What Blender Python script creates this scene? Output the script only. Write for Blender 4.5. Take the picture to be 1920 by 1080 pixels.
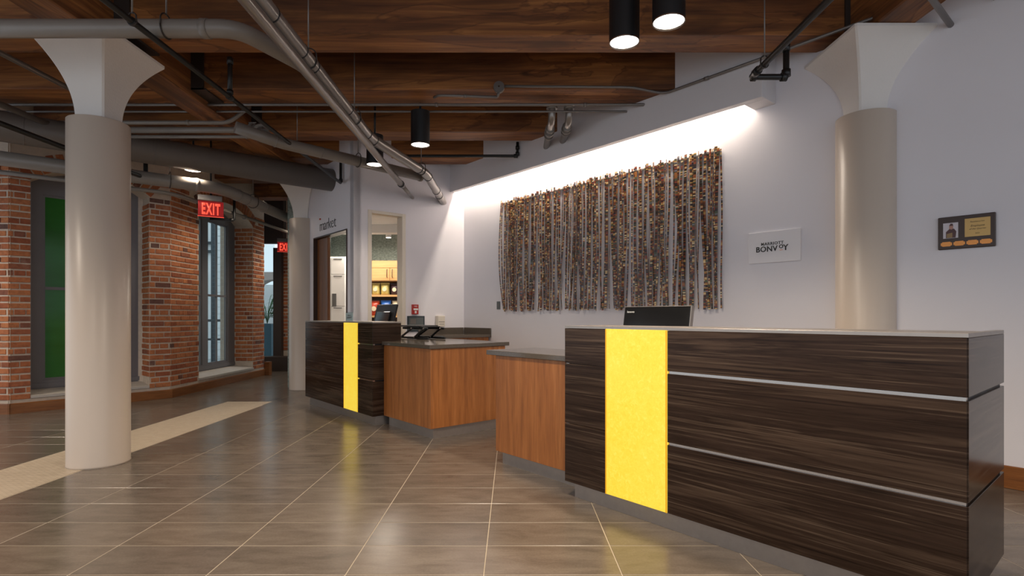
import bpy, bmesh, math, random
from mathutils import Vector, Matrix
random.seed(7)
for o in list(bpy.data.objects): bpy.data.objects.remove(o)
SC = bpy.context.scene
C = SC.collection
# ------------------------------------------------------------------ camera
cd = bpy.data.cameras.new('camera'); cam = bpy.data.objects.new('camera', cd); C.objects.link(cam)
cam.location = (0, 0, 1.145); cam.rotation_euler = (math.pi/2, 0, 0)
cd.sensor_width = 36; cd.lens = 36*1028/1920; cd.shift_x = 0; cd.shift_y = 52/1920
cd.clip_start = .05; cd.clip_end = 200
SC.camera = cam
# ------------------------------------------------------------------ world, exposure
W = bpy.data.worlds.new('overcast_sky'); SC.world = W; W.use_nodes = True
W.node_tree.nodes['Background'].inputs[0].default_value = (.82, .90, 1, 1)
W.node_tree.nodes['Background'].inputs[1].default_value = 1.15
vs = SC.view_settings
vs.view_transform = 'Standard'; vs.look = 'None'; vs.exposure = 0; vs.gamma = 1; vs.use_curve_mapping = False
KL = 2.0   # all lamps together
WARM = (1, .85, .68); SOFT = (1, .87, .72)
def spot(loc, power, col=WARM, size=120, blend=.6, r=.06, parent=None, aim=None):
    l = bpy.data.lights.new('spot_lamp', 'SPOT'); l.energy = power*KL; l.color = col
    l.spot_size = math.radians(size); l.spot_blend = blend; l.shadow_soft_size = r
    o = bpy.data.objects.new('spot_lamp', l); C.objects.link(o); o.location = loc
    if aim: o.rotation_euler = (Vector(aim)-Vector(loc)).to_track_quat('-Z', 'Y').to_euler()
    if parent: o.parent = parent
    return o
def area(loc, rot, sx, sy, power, col, spread=math.pi):
    l = bpy.data.lights.new('area_lamp', 'AREA'); l.shape = 'RECTANGLE'; l.size = sx; l.size_y = sy
    l.energy = power; l.color = col; l.spread = spread
    o = bpy.data.objects.new('area_lamp', l); C.objects.link(o); o.location = loc; o.rotation_euler = rot
    return o
# added spots without fixtures at ceiling height, brightening the lobby and far corridor
for (x, y, p) in [(-.3, 2.3, 88), (.55, 1.5, 60), (-2.3, .9, 55), (-4.6, 2.6, 75), (1.9, .3, 35), (-6.6, 4.6, 75), (-3.9, 8.2, 22), (-4.0, 10.6, 25)]:
    spot((x, y, 2.9), p, WARM, 150, .8, .1)
# ------------------------------------------------------------------ frames
TH = math.radians(49.7)
D1 = Vector((math.cos(TH), -math.sin(TH), 0)); D2 = Vector((math.sin(TH), math.cos(TH), 0))
def SW(s, t, z=0): return D1*s + D2*t + Vector((0, 0, z))
# ------------------------------------------------------------------ materials
class NT:
    def __init__(s, name):
        s.m = bpy.data.materials.new(name); s.m.use_nodes = True; s.t = s.m.node_tree; s.n = s.t.nodes; s.l = s.t.links
        s.b = s.n['Principled BSDF']; s.out = s.n['Material Output']
    def add(s, ty, **kw):
        n = s.n.new(ty)
        for k, v in kw.items(): setattr(n, k, v)
        return n
    def link(s, a, b): s.l.new(a, b)
    def coord(s, scale=(1, 1, 1), kind='Object'):
        c = s.add('ShaderNodeTexCoord'); m = s.add('ShaderNodeMapping'); m.inputs['Scale'].default_value = scale
        s.link(c.outputs[kind], m.inputs['Vector']); return m.outputs[0]
    def noise(s, vec, scale=1, detail=4, rough=.55, dist=0):
        n = s.add('ShaderNodeTexNoise'); n.inputs['Scale'].default_value = scale; n.inputs['Detail'].default_value = detail
        n.inputs['Roughness'].default_value = rough; n.inputs['Distortion'].default_value = dist
        if vec is not None: s.link(vec, n.inputs['Vector'])
        return n.outputs['Fac']
    def ramp(s, fac, stops, interp='LINEAR'):
        r = s.add('ShaderNodeValToRGB'); r.color_ramp.interpolation = interp; e = r.color_ramp.elements
        while len(e) < len(stops): e.new(.5)
        for i, (p, c) in enumerate(stops): e[i].position = p; e[i].color = (*c, 1)
        s.link(fac, r.inputs[0]); return r.outputs[0]
    def mix(s, a, b, fac, mode='MIX'):
        n = s.add('ShaderNodeMix', data_type='RGBA', blend_type=mode)
        for v, k in ((a, 6), (b, 7)):
            if isinstance(v, tuple): n.inputs[k].default_value = (*v, 1)
            else: s.link(v, n.inputs[k])
        if isinstance(fac, (int, float)): n.inputs[0].default_value = fac
        else: s.link(fac, n.inputs[0])
        return n.outputs[2]
    def math(s, op, a, b=0.):
        n = s.add('ShaderNodeMath', operation=op)
        for v, k in ((a, 0), (b, 1)):
            if isinstance(v, (int, float)): n.inputs[k].default_value = v
            else: s.link(v, n.inputs[k])
        return n.outputs[0]
    def bump(s, h, strength=.2, dist=.01):
        b = s.add('ShaderNodeBump'); b.inputs['Strength'].default_value = strength; b.inputs['Distance'].default_value = dist
        s.link(h, b.inputs['Height']); s.link(b.outputs[0], s.b.inputs['Normal'])
    def set(s, rough=.5, metal=0, spec=.5, coat=0):
        s.b.inputs['Roughness'].default_value = rough; s.b.inputs['Metallic'].default_value = metal
        s.b.inputs['Specular IOR Level'].default_value = spec; s.b.inputs['Coat Weight'].default_value = coat
    def col(s, c):
        if isinstance(c, tuple): s.b.inputs['Base Color'].default_value = (*c, 1)
        else: s.link(c, s.b.inputs['Base Color'])
def plain(name, c, rough=.5, metal=0, var=.08, scale=6, bump=0, bscale=60, spec=.5):
    t = NT(name); f = t.noise(t.coord(), scale, 4)
    t.col(t.mix(tuple(x*(1-var) for x in c), tuple(min(1, x*(1+var)) for x in c), f)); t.set(rough, metal, spec)
    if bump: t.bump(t.noise(t.coord(), bscale, 4), bump, .004)
    return t.m
def glow(name, c, st):
    t = NT(name); t.col(tuple(x*.5 for x in c)); t.b.inputs['Emission Color'].default_value = (*c, 1); t.b.inputs['Emission Strength'].default_value = st; t.set(.4); return t.m
M = {}
def mk_tile():
    t = NT('stone_tile'); v = t.coord((1, 1, 1)); oi = t.add('ShaderNodeObjectInfo'); gi = t.add('ShaderNodeNewGeometry')
    off = t.add('ShaderNodeVectorMath', operation='ADD'); t.link(v, off.inputs[0])
    cmb = t.add('ShaderNodeCombineXYZ'); r = t.math('MULTIPLY', oi.outputs['Random'], 60.)
    t.link(r, cmb.inputs[0]); t.link(r, cmb.inputs[1]); t.link(cmb.outputs[0], off.inputs[1])
    mp = t.add('ShaderNodeMapping'); mp.inputs['Scale'].default_value = (1.2, 3.4, 1); t.link(off.outputs[0], mp.inputs[0])
    n = t.noise(mp.outputs[0], 3.2, 7, .62, .4); fine = t.noise(off.outputs[0], 90, 3, .6)
    c = t.ramp(n, [(.28, (.118, .094, .074)), (.5, (.162, .130, .103)), (.75, (.205, .167, .133))])
    c = t.mix(c, t.ramp(fine, [(.3, (.8, .8, .8)), (.7, (1.12, 1.12, 1.12))]), .5, 'MULTIPLY')
    k = t.ramp(t.math('FRACT', t.math('ADD', oi.outputs['Random'], gi.outputs['Random Per Island'])), [(0, (.86, .86, .87)), (1, (1.1, 1.08, 1.05))])
    t.col(t.mix(c, k, 1., 'MULTIPLY')); t.set(.3, 0, .5)
    rr = t.add('ShaderNodeMapRange'); rr.inputs[3].default_value = .2; rr.inputs[4].default_value = .29; t.link(n, rr.inputs[0]); t.link(rr.outputs[0], t.b.inputs['Roughness'])
    t.bump(fine, .03, .002); return t.m
M['tile'] = mk_tile()
M['grout'] = plain('sandy_grout', (.44, .37, .28), .8)
def mk_strip():
    t = NT('ribbed_mosaic'); w = t.add('ShaderNodeTexBrick'); w.inputs['Scale'].default_value = 1; w.inputs['Brick Width'].default_value = .05
    w.inputs['Row Height'].default_value = .017; w.inputs['Mortar Size'].default_value = .0018
    w.inputs['Color1'].default_value = (.52, .42, .31, 1); w.inputs['Color2'].default_value = (.62, .52, .40, 1); w.inputs['Mortar'].default_value = (.34, .27, .19, 1)
    t.link(t.coord(), w.inputs['Vector']); t.col(w.outputs[0]); t.set(.45); return t.m
M['strip'] = mk_strip()
def mk_brick():
    t = NT('old_red_brick'); oi = t.add('ShaderNodeObjectInfo'); gi = t.add('ShaderNodeNewGeometry')
    r = t.math('FRACT', t.math('ADD', t.math('MULTIPLY', oi.outputs['Random'], 7.3), gi.outputs['Random Per Island']))
    c = t.ramp(r, [(0, (.31, .088, .038)), (.3, (.42, .135, .052)), (.6, (.52, .19, .072)), (.90, (.37, .115, .05)), (.965, (.19, .075, .05)), (1, (.13, .065, .05))])
    g = t.add('ShaderNodeNewGeometry'); n = t.noise(g.outputs['Position'], 26, 5, .65)
    c = t.mix(c, t.ramp(n, [(.3, (.55, .52, .5)), (.6, (1.1, 1.1, 1.1))]), .7, 'MULTIPLY')
    n2 = t.noise(g.outputs['Position'], 3.1, 3)
    c = t.mix(c, (.55, .42, .34), t.ramp(n2, [(.62, (0, 0, 0)), (.8, (.35, .35, .35))]))
    t.col(c); t.set(.85); t.bump(n, .5, .004); return t.m
M['brick'] = mk_brick()
M['mortar'] = plain('pale_mortar', (.58, .48, .39), .95, 0, .2, 20, .4, 80)
def mk_beam(name, axis):
    t = NT(name)
    sc = {'x': (.5, 7, 7), 'y': (7, .5, 7)}[axis]; s2 = {'x': (1.6, 70, 70), 'y': (70, 1.6, 70)}[axis]; s3 = {'x': (.8, 2.6, 2.6), 'y': (2.6, .8, 2.6)}[axis]
    n = t.noise(t.coord(sc), 1.3, 6, .6, 1.2); g = t.noise(t.coord(s2), 1, 4, .6); st = t.noise(t.coord(s3), .9, 5, .5, .9)
    c = t.ramp(n, [(.25, (.10, .032, .010)), (.45, (.225, .083, .024)), (.62, (.38, .155, .042)), (.8, (.53, .245, .072))])
    c = t.mix(c, t.ramp(g, [(.3, (.62, .58, .55)), (.65, (1.1, 1.08, 1.05))]), .65, 'MULTIPLY')
    c = t.mix(c, t.ramp(st, [(.36, (.30, .26, .24)), (.49, (.72, .68, .66)), (.505, (.38, .33, .3)), (.52, (1, 1, 1))]), .8, 'MULTIPLY')
    kn = t.add('ShaderNodeTexVoronoi'); kn.inputs['Scale'].default_value = 1.7; t.link(t.coord({'x': (.6, 1.6, 1.6), 'y': (1.6, .6, 1.6)}[axis]), kn.inputs[0])
    c = t.mix(c, t.ramp(kn.outputs['Distance'], [(.02, (.15, .12, .1)), (.07, (1, 1, 1))]), .8, 'MULTIPLY')
    t.col(c); t.set(.55); t.bump(g, .25, .004); return t.m
M['beam_x'] = mk_beam('old_fir_along_hall', 'x'); M['beam_y'] = mk_beam('old_fir_girder', 'y')
def mk_laminate():
    t = NT('dark_zebrano_laminate')
    n = t.noise(t.coord((.55, .55, 15)), 1, 6, .6, .7); f = t.noise(t.coord((1.1, 1.1, 95)), 1, 5, .65, .3)
    c = t.ramp(n, [(.25, (.014, .008, .005)), (.42, (.040, .023, .015)), (.5, (.024, .013, .008)), (.6, (.065, .040, .026)), (.8, (.030, .017, .011))])
    c = t.mix(c, (.13, .088, .06), t.ramp(f, [(.56, (0, 0, 0)), (.66, (.6, .6, .6))]))
    c = t.mix(c, (.006, .003, .002), t.ramp(f, [(.3, (.8, .8, .8)), (.42, (0, 0, 0))]))
    t.col(c); t.set(.17, 0, .13); return t.m
M['laminate'] = mk_laminate()
def mk_veneer(name, sc, k=1., hi=None):
    t = NT(name); n = t.noise(t.coord(sc), 1, 5, .6, .35); f = t.noise(t.coord(tuple(x*5 for x in sc)), 1, 3, .6)
    c = t.ramp(n, [(.25, (.20*k, .068*k, .018*k)), (.5, (.32*k, .115*k, .030*k)), (.75, (.41*k, .165*k, .050*k))])
    c = t.mix(c, t.ramp(f, [(.3, (.72, .68, .65)), (.6, (1.06, 1.05, 1.04))]), .7, 'MULTIPLY'); t.col(c); t.set(.33); return t.m
M['veneer'] = mk_veneer('cherry_veneer', (22, 22, 1.1), 1.22); M['base_wood'] = mk_veneer('stained_base_wood', (2, 2, 30), .75)
M['door_wood'] = mk_veneer('brown_door_wood', (14, 14, .9), .62); M['oak'] = mk_veneer('light_oak', (1.2, 1.2, 22), 1.)
def mk_oak():
    t = NT('honey_oak'); n = t.noise(t.coord((1.5, 1.5, 26)), 1, 5, .6, .3); t.col(t.ramp(n, [(.3, (.46, .25, .095)), (.7, (.62, .37, .16))])); t.set(.4); return t.m
M['oak'] = mk_oak()
def mk_quartz():
    t = NT('taupe_quartz'); f = t.noise(t.coord(), 160, 3, .7); n = t.noise(t.coord(), 7, 4)
    c = t.ramp(f, [(.3, (.085, .066, .052)), (.55, (.125, .10, .08)), (.75, (.19, .155, .125))]); t.col(t.mix(c, (.11, .09, .07), n)); t.set(.11); return t.m
M['quartz'] = mk_quartz()
M['steel'] = plain('brushed_steel', (.40, .355, .32), .36, .8, .1, 30)
M['chrome'] = plain('polished_channel', (.62, .57, .52), .18, 1., .05)
M['plaster'] = plain('white_wall_covering', (.79, .765, .795), .75, 0, .02, 3, .12, 220)
M['soffit'] = plain('white_soffit_paint', (.72, .70, .72), .7, 0, .02, 3)
M['column'] = plain('cream_column_paint', (.60, .505, .42), .34, 0, .03, 2, .04, 140)
M['capital'] = plain('rough_white_paint', (.76, .72, .68), .8, 0, .04, 5, .5, 70)
M['pipe_grey'] = plain('grey_pipe_paint', (.235, .205, .178), .38, 0, .1, 5)
M['pipe_steel'] = plain('galvanised_pipe', (.30, .275, .25), .3, .55, .12, 9)
M['conduit'] = plain('grey_conduit', (.20, .18, .165), .35, .4, .1, 9)
M['duct'] = plain('grey_spiral_duct', (.15, .13, .115), .45, 0, .1, 4)
M['black_pipe'] = plain('black_sprinkler_pipe', (.012, .012, .012), .4, 0, .1)
M['black'] = plain('black_powder_coat', (.008, .008, .009), .45, 0, .1)
M['gloss_black'] = plain('gloss_black_plastic', (.008, .008, .008), .1, 0, .1)
M['dark_metal'] = plain('dark_hanger_metal', (.045, .035, .03), .5, .3, .2)
M['lens'] = glow('lamp_lens', (1, .95, .88), 9)
M['led'] = glow('led_strip', (1, .90, .74), 3)
def mk_yellow():
    t = NT('backlit_yellow_resin'); n = t.noise(t.coord(), 42, 6, .75, .9); n2 = t.noise(t.coord(), 5, 3)
    c = t.ramp(n, [(.3, (.86, .56, .018)), (.55, (.93, .66, .05)), (.75, (1, .80, .16))])
    c = t.mix(c, (.98, .80, .16), t.math('MULTIPLY', n2, .35))
    t.col(t.mix(c, (.25, .15, .0), .75)); t.set(.3); t.link(c, t.b.inputs['Emission Color']); t.b.inputs['Emission Strength'].default_value = .84; return t.m
M['yellow'] = mk_yellow()
M['amber'] = glow('amber_panel_edge', (.9, .42, .01), .55)
M['frame_grey'] = plain('slate_window_paint', (.185, .175, .185), .5, 0, .05)
M['stone'] = plain('whitewashed_sill_stone', (.56, .51, .46), .85, 0, .12, 9, .5, 40)
def mk_greenglass():
    t = NT('green_filmed_glass'); n = t.noise(t.coord((.4, .4, 2.2)), 1.4, 3)
    t.col(t.ramp(n, [(.3, (.030, .15, .018)), (.7, (.05, .23, .055))])); t.set(.12, 0, .2); return t.m
M['green_glass'] = mk_greenglass()
def mk_glass():
    t = NT('clear_glass'); tr = t.add('ShaderNodeBsdfTransparent'); tr.inputs[0].default_value = (.86, .93, .93, 1)
    gl = t.add('ShaderNodeBsdfGlossy'); gl.inputs['Roughness'].default_value = .02; lw = t.add('ShaderNodeLayerWeight'); lw.inputs[0].default_value = .5; fr = t.add('ShaderNodeMath', operation='MULTIPLY_ADD'); t.link(t.math('POWER', lw.outputs['Facing'], 5.), fr.inputs[0]); fr.inputs[1].default_value = .7; fr.inputs[2].default_value = .03
    mx = t.add('ShaderNodeMixShader'); t.link(fr.outputs[0], mx.inputs[0]); t.link(tr.outputs[0], mx.inputs[1]); t.link(gl.outputs[0], mx.inputs[2])
    t.link(mx.outputs[0], t.out.inputs[0]); return t.m
M['glass'] = mk_glass()
def mk_strand():
    t = NT('rolled_paper_strand'); c = t.add('ShaderNodeTexCoord'); sp = t.add('ShaderNodeSeparateXYZ'); t.link(c.outputs['Object'], sp.inputs[0])
    oi = t.add('ShaderNodeObjectInfo'); z = t.math('ADD', t.math('MULTIPLY', sp.outputs[2], 85.), t.math('MULTIPLY', oi.outputs['Random'], 999.))
    wn = t.add('ShaderNodeTexWhiteNoise', noise_dimensions='1D'); t.link(t.math('FLOOR', z), wn.inputs['W'])
    wn.outputs[0].name
    col = t.ramp(wn.outputs['Value'], [(0, (.035, .02, .015)), (.14, (.17, .05, .028)), (.28, (.08, .06, .04)), (.38, (.36, .14, .04)), (.50, (.05, .035, .045)), (.58, (.56, .33, .11)), (.68, (.10, .12, .07)), (.76, (.30, .07, .04)), (.84, (.24, .23, .26)), (.90, (.78, .60, .34)), (.97, (.03, .03, .06))], 'CONSTANT')
    g = t.math('FRACT', z); t.col(t.mix(col, (.02, .012, .01), t.ramp(g, [(.0, (1, 1, 1)), (.14, (0, 0, 0)), (.86, (0, 0, 0)), (1, (1, 1, 1))]))); t.set(.32); return t.m
M['strand'] = mk_strand()
def mk_wallpaper():
    t = NT('sage_grasscloth'); n = t.noise(t.coord((26, 26, 40)), 1, 4, .7); t.col(t.ramp(n, [(.35, (.15, .19, .17)), (.65, (.36, .42, .38))])); t.set(.8); return t.m
M['wallpaper'] = mk_wallpaper()
M['white'] = plain('white_enamel', (.8, .8, .78), .35, 0, .02)
M['cream'] = plain('cream_trim_paint', (.74, .67, .57), .5, 0, .02)
M['ceil_white'] = plain('market_ceiling_paint', (.72, .70, .67), .8)
M['grey_line'] = plain('grey_trim', (.10, .10, .10), .5)
M['grey_plate'] = plain('grey_plate', (.11, .125, .125), .5)
M['red'] = plain('red_plastic', (.42, .025, .02), .4)
M['ink'] = plain('black_print', (.012, .012, .013), .6)
M['letter'] = plain('charcoal_letter', (.07, .065, .065), .5)
M['red_dot'] = plain('red_dot_paint', (.55, .06, .02), .5)
M['orange_ink'] = plain('orange_print', (.75, .30, .14), .6)
M['sign_white'] = plain('white_sign_board', (.80, .77, .78), .4, 0, .01)
M['walnut'] = plain('dark_walnut', (.045, .020, .011), .35, 0, .2, 12)
M['brass'] = plain('brushed_brass', (.52, .33, .12), .35, .5, .1, 14)
M['copper'] = plain('copper_plate', (.50, .20, .06), .25, .9, .1, 14)
M['photo_bg'] = plain('photo_paper', (.66, .62, .66), .5); M['photo_dark'] = plain('photo_dark', (.10, .045, .045), .5); M['photo_skin'] = plain('photo_tan', (.48, .26, .2), .5); M['photo_tan'] = plain('photo_ochre', (.34, .22, .10), .5)
M['exit_panel'] = glow('exit_panel_red', (.30, .006, .006), .55); M['exit_letter'] = glow('exit_letter_red', (1, .09, .05), 1.1)
M['exit_case'] = plain('exit_canopy_grey', (.17, .15, .14), .5)
M['bag_y'] = plain('pale_yellow_bag', (.62, .52, .17), .35); M['bag_k'] = plain('dark_purple_bag', (.05, .025, .035), .35); M['bag_b'] = plain('blue_bag', (.03, .14, .5), .3); M['bag_r'] = plain('red_bag', (.45, .05, .02), .3); M['bag_w'] = plain('cream_bag_print', (.7, .6, .42), .4)
M['leaf'] = plain('palm_leaf', (.03, .13, .025), .5, 0, .3); M['planter'] = plain('blue_grey_planter', (.012, .07, .105), .5)
M['brown_post'] = plain('bronze_post', (.045, .03, .024), .5); M['concrete'] = plain('outdoor_paving', (.42, .45, .46), .8, 0, .2, 3)
M['facade'] = plain('white_facade', (.86, .88, .88), .7); M['facade_pink'] = plain('pinkish_facade', (.42, .33, .29), .8); M['slate'] = plain('slate_blue_frame', (.035, .05, .06), .4)
M['pebble'] = plain('pale_pebbles', (.4, .42, .42), .8, 0, .5, 60)
# ------------------------------------------------------------------ mesh builder
class MB:
    def __init__(s): s.bm = bmesh.new()
    def box(s, lo, hi, bev=0, seg=1):
        b = bmesh.new(); bmesh.ops.create_cube(b, size=1)
        lo, hi = Vector(lo), Vector(hi)
        for v in b.verts: v.co = Vector(((v.co.x+.5)*(hi.x-lo.x)+lo.x, (v.co.y+.5)*(hi.y-lo.y)+lo.y, (v.co.z+.5)*(hi.z-lo.z)+lo.z))
        if bev: bmesh.ops.bevel(b, geom=b.edges[:], offset=bev, segments=seg, affect='EDGES', profile=.5)
        return s.merge(b)
    def merge(s, b, mat=None):
        mp = {}
        for v in b.verts: mp[v] = s.bm.verts.new(mat @ v.co if mat else v.co)
        for f in b.faces:
            n = s.bm.faces.new([mp[v] for v in f.verts]); n.smooth = f.smooth
        b.free(); return s
    def prism(s, poly, z0, z1):      # polygon in xy
        n = len(poly); a = [s.bm.verts.new((x, y, z0)) for x, y in poly]; b = [s.bm.verts.new((x, y, z1)) for x, y in poly]
        s.bm.faces.new(a[::-1]); s.bm.faces.new(b)
        for i in range(n): s.bm.faces.new([a[i], a[(i+1) % n], b[(i+1) % n], b[i]])
        return s
    def extr(s, poly, o, u, v, w):   # polygon in (u,v) plane at o, extruded by vector w
        o, u, v, w = map(Vector, (o, u, v, w)); n = len(poly)
        a = [s.bm.verts.new(o+u*p+v*q) for p, q in poly]; b = [s.bm.verts.new(o+u*p+v*q+w) for p, q in poly]
        s.bm.faces.new(a[::-1]); s.bm.faces.new(b)
        for i in range(n): s.bm.faces.new([a[i], a[(i+1) % n], b[(i+1) % n], b[i]])
        return s
    def tube(s, path, r, n=16, cap=True, rs=None):
        P = [Vector(p) for p in path]; rings = []; up = None
        for i, p in enumerate(P):
            d = (P[min(i+1, len(P)-1)]-P[max(i-1, 0)]).normalized()
            if up is None:
                up = Vector((0, 0, 1)) if abs(d.z) < .9 else Vector((1, 0, 0))
            x = d.cross(up).normalized(); y = x.cross(d).normalized(); up = y
            rr = rs[i] if rs else r
            rings.append([s.bm.verts.new(p+(x*math.cos(2*math.pi*k/n)+y*math.sin(2*math.pi*k/n))*rr) for k in range(n)])
        for a, b in zip(rings, rings[1:]):
            for k in range(n):
                f = s.bm.faces.new([a[k], a[(k+1) % n], b[(k+1) % n], b[k]]); f.smooth = True
        if cap: s.bm.faces.new(rings[0]); s.bm.faces.new(rings[-1][::-1])
        return s
    def lathe(s, prof, c, n=32, cap=True):
        c = Vector(c); rings = [[s.bm.verts.new(c+Vector((r*math.cos(2*math.pi*k/n), r*math.sin(2*math.pi*k/n), z))) for k in range(n)] for r, z in prof]
        for a, b in zip(rings, rings[1:]):
            for k in range(n):
                f = s.bm.faces.new([a[k], a[(k+1) % n], b[(k+1) % n], b[k]]); f.smooth = True
        if cap: s.bm.faces.new(rings[0][::-1]); s.bm.faces.new(rings[-1])
        return s
    def mesh(s, name, m, off=(0, 0, 0)):
        bmesh.ops.translate(s.bm, verts=s.bm.verts[:], vec=-Vector(off)); bmesh.ops.recalc_face_normals(s.bm, faces=s.bm.faces[:])
        me = bpy.data.meshes.new(name); s.bm.to_mesh(me); s.bm.free(); me.materials.append(M[m] if isinstance(m, str) else m); return me
BASE = {}
def put(name, me, parent=None, label=None, cat=None, group=None, kind=None):
    o = bpy.data.objects.new(name, me); C.objects.link(o)
    if parent: o.parent = parent
    if label: o['label'] = label
    if cat: o['category'] = cat
    if group: o['group'] = group
    if kind: o['kind'] = kind
    return o
def thing(name, label, cat, base=(0, 0, 0), st=False, group=None, kind=None):
    """Empty at the thing's base; parts are given in the frame (world, or s/t when st) and stored relative to the base"""
    o = put(name, None, None, label, cat, group, kind); base = Vector(base)
    if st: o.location = SW(*base); o.rotation_euler = (0, 0, -TH)
    else: o.location = base
    o.empty_display_size = .1; BASE[o] = base; return o
def part(name, mb, m, parent, label=None, root=None, kind=None):
    return put(name, mb.mesh(name, m, BASE[root or parent]), parent, label, None, None, kind)
def single(name, mb, m, label=None, cat=None, base=(0, 0, 0), st=False, group=None, kind=None):
    base = Vector(base); o = put(name, mb.mesh(name, m, base), None, label, cat, group, kind)
    if st: o.location = SW(*base); o.rotation_euler = (0, 0, -TH)
    else: o.location = base
    BASE[o] = base; return o
def B(lo, hi, bev=0, seg=1): return MB().box(lo, hi, bev, seg)
def text_mb(body, size, o, u, v, depth=.003, align='CENTER', space=1., shear=0, bold=0):
    cu = bpy.data.curves.new('lettering', 'FONT'); cu.body = body; cu.size = size; cu.align_x = align; cu.space_character = space; cu.shear = shear; cu.offset = bold; cu.resolution_u = 3
    ob = bpy.data.objects.new('lettering', cu); C.objects.link(ob); dg = bpy.context.evaluated_depsgraph_get(); dg.update()
    me = bpy.data.meshes.new_from_object(ob.evaluated_get(dg)); bpy.data.objects.remove(ob)
    b = bmesh.new(); b.from_mesh(me); bpy.data.meshes.remove(me)
    u, v, o = Vector(u), Vector(v), Vector(o); w = u.cross(v)
    ex = bmesh.ops.extrude_face_region(b, geom=b.faces[:]); bmesh.ops.translate(b, verts=[g for g in ex['geom'] if isinstance(g, bmesh.types.BMVert)], vec=(0, 0, depth))
    for q in b.verts: q.co = o+u*q.co.x+v*q.co.y+w*q.co.z
    return MB().merge(b)
# ================================================================== THE SETTING
ZD = 3.75
# ---- floor: slab of grout, tiles, mosaic strip
fl = single('floor', MB().prism([(-9.5, -3.2), (5, -3.2), (5, 12.1), (-5.66, 12.1), (-5.38, 10.55), (-5.3, 7.8), (-6.2, 6.7), (-9.5, 6.7)], -.06, -.0012), 'grout', kind='structure'); fl['label'] = 'taupe stone tile floor with sandy joints'
TW, TD = .612, .306; X0 = -.125; Y0 = 2.4234; tiles = []
f_ = lambda x, y: (960+1028*x/y, 592+1028*1.145/y)
def hidden_tile(x, y):
    s = D1.x*x+D1.y*y; t = D2.x*x+D2.y*y
    if t > 4.95 or y > 12.0 or (y > 6.36 and x < -4.8-.86*max(0, 7.62-y)-.28) or (y > 10.6 and x < -5.3): return True
    return False
rest = MB(); vis = []
for i in range(-15, 9):
    for j in range(-17, 37):
        a, b = X0+i*TW, Y0+j*TD
        xa, xb, ya, yb = a+.0023, a+TW-.0023, b+.0023, b+TD-.0023
        if hidden_tile(a+TW/2, b+TD/2): continue
        clip = False
        if yb < 7.3 and not (xb < -3.79 or xa > -3.195):     # make room for the mosaic strip
            if xa < -3.79 < xb and xb <= -3.195: xb = -3.792; clip = True
            elif xa < -3.195 < xb and xa >= -3.79: xa = -3.193; clip = True
            else: continue
            if xb-xa < .02: continue
        px, py = f_((a+b*0+a+TW)/2, max(b+TD/2, .3))
        seen = b > 2.0 and -150 < px < 2070
        vis.append((seen, b, xa, xb, ya, yb, clip))
tile_me = MB().box((-TW/2+.0023, -TD/2+.0023, -.006), (TW/2-.0023, TD/2-.0023, 0), .0012).mesh('tile', 'tile')
vis.sort(key=lambda v: (not v[0], v[1])); n = 0
for seen, b, xa, xb, ya, yb, clip in vis:
    if seen and n < 300:
        me = tile_me if not clip else MB().box((-(xb-xa)/2, -(yb-ya)/2, -.006), ((xb-xa)/2, (yb-ya)/2, 0), .0012).mesh('tile', 'tile')
        o = put('tile', me, fl); o.location = ((xa+xb)/2, (ya+yb)/2, 0); n += 1
    else: rest.box((xa, ya, -.006), (xb, yb, 0))
part('tile_field', rest, 'tile', fl, kind='stuff')
part('mosaic_strip', B((-3.788, -3, -.006), (-3.197, 7.31, .0005)), 'strip', fl, 'beige ribbed mosaic strip running down the hall')
# ---- ceiling deck
dk = single('ceiling', MB().prism([(-9.2, -3.2), (6, -3.2), (6, 12.3), (-5.66, 12.3), (-5.38, 10.55), (-5.35, 10.55), (-5.35, 7.7), (-6.3, 6.6), (-9.2, 6.6)], ZD, ZD+.12), 'beam_y', kind='structure'); dk['label'] = 'dark timber deck above the beams'
# ---- timber beams and girders
def beam(yf, yb, xl, label):
    def xe(y): return (4.613-.6468*y)/.7627
    if yb < 5: pr = [(xl, yf), (2.615, yf), (2.615, yb), (xl, yb)] if yf > 4 else [(xl, yf), (3.4, yf), (3.4, yb), (xl, yb)]
    else: pr = [(xl, yf), (xe(yf)+.02, yf), (xe(yb)+.02, yb), (xl, yb)]
    b = MB(); b.prism(pr, 3.33, ZD); bmesh.ops.bevel(b.bm, geom=b.bm.edges[:], offset=.008, segments=1, affect='EDGES')
    return single('timber_beam', b, 'beam_x', label, 'beam', (xl, (yf+yb)/2, 3.33), group='timber ceiling beams')
for yf, yb, lb in [(4.26, 4.56, 'nearest full timber beam crossing the top of the picture above the downlights'), (5.28, 5.66, 'second timber beam back, with the round junction box on it'), (6.50, 6.85, 'third timber beam back, behind the tall middle downlight'), (7.60, 7.92, 'fourth timber beam back, short end visible by the black elbow pipe'), (8.75, 9.07, 'farthest timber beam over the market entrance'), (10.1, 10.42, 'timber beam over the far brick corridor')]:
    beam(yf, yb, -9.0 if yb < 6 else (-5.68 if yb < 7 else -4.75), lb)
def girder(x, y1, label):
    return single('timber_girder', B((x-.14, -3, 3.245), (x+.14, y1, ZD-.01), .01), 'beam_y', label, 'beam', (x, -3, 3.245), group='long timber girders')
girder(-3.22, 13, 'long timber girder running back over the left round column')
girder(2.758, 4.26, 'timber girder end above the right column capital')
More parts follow.
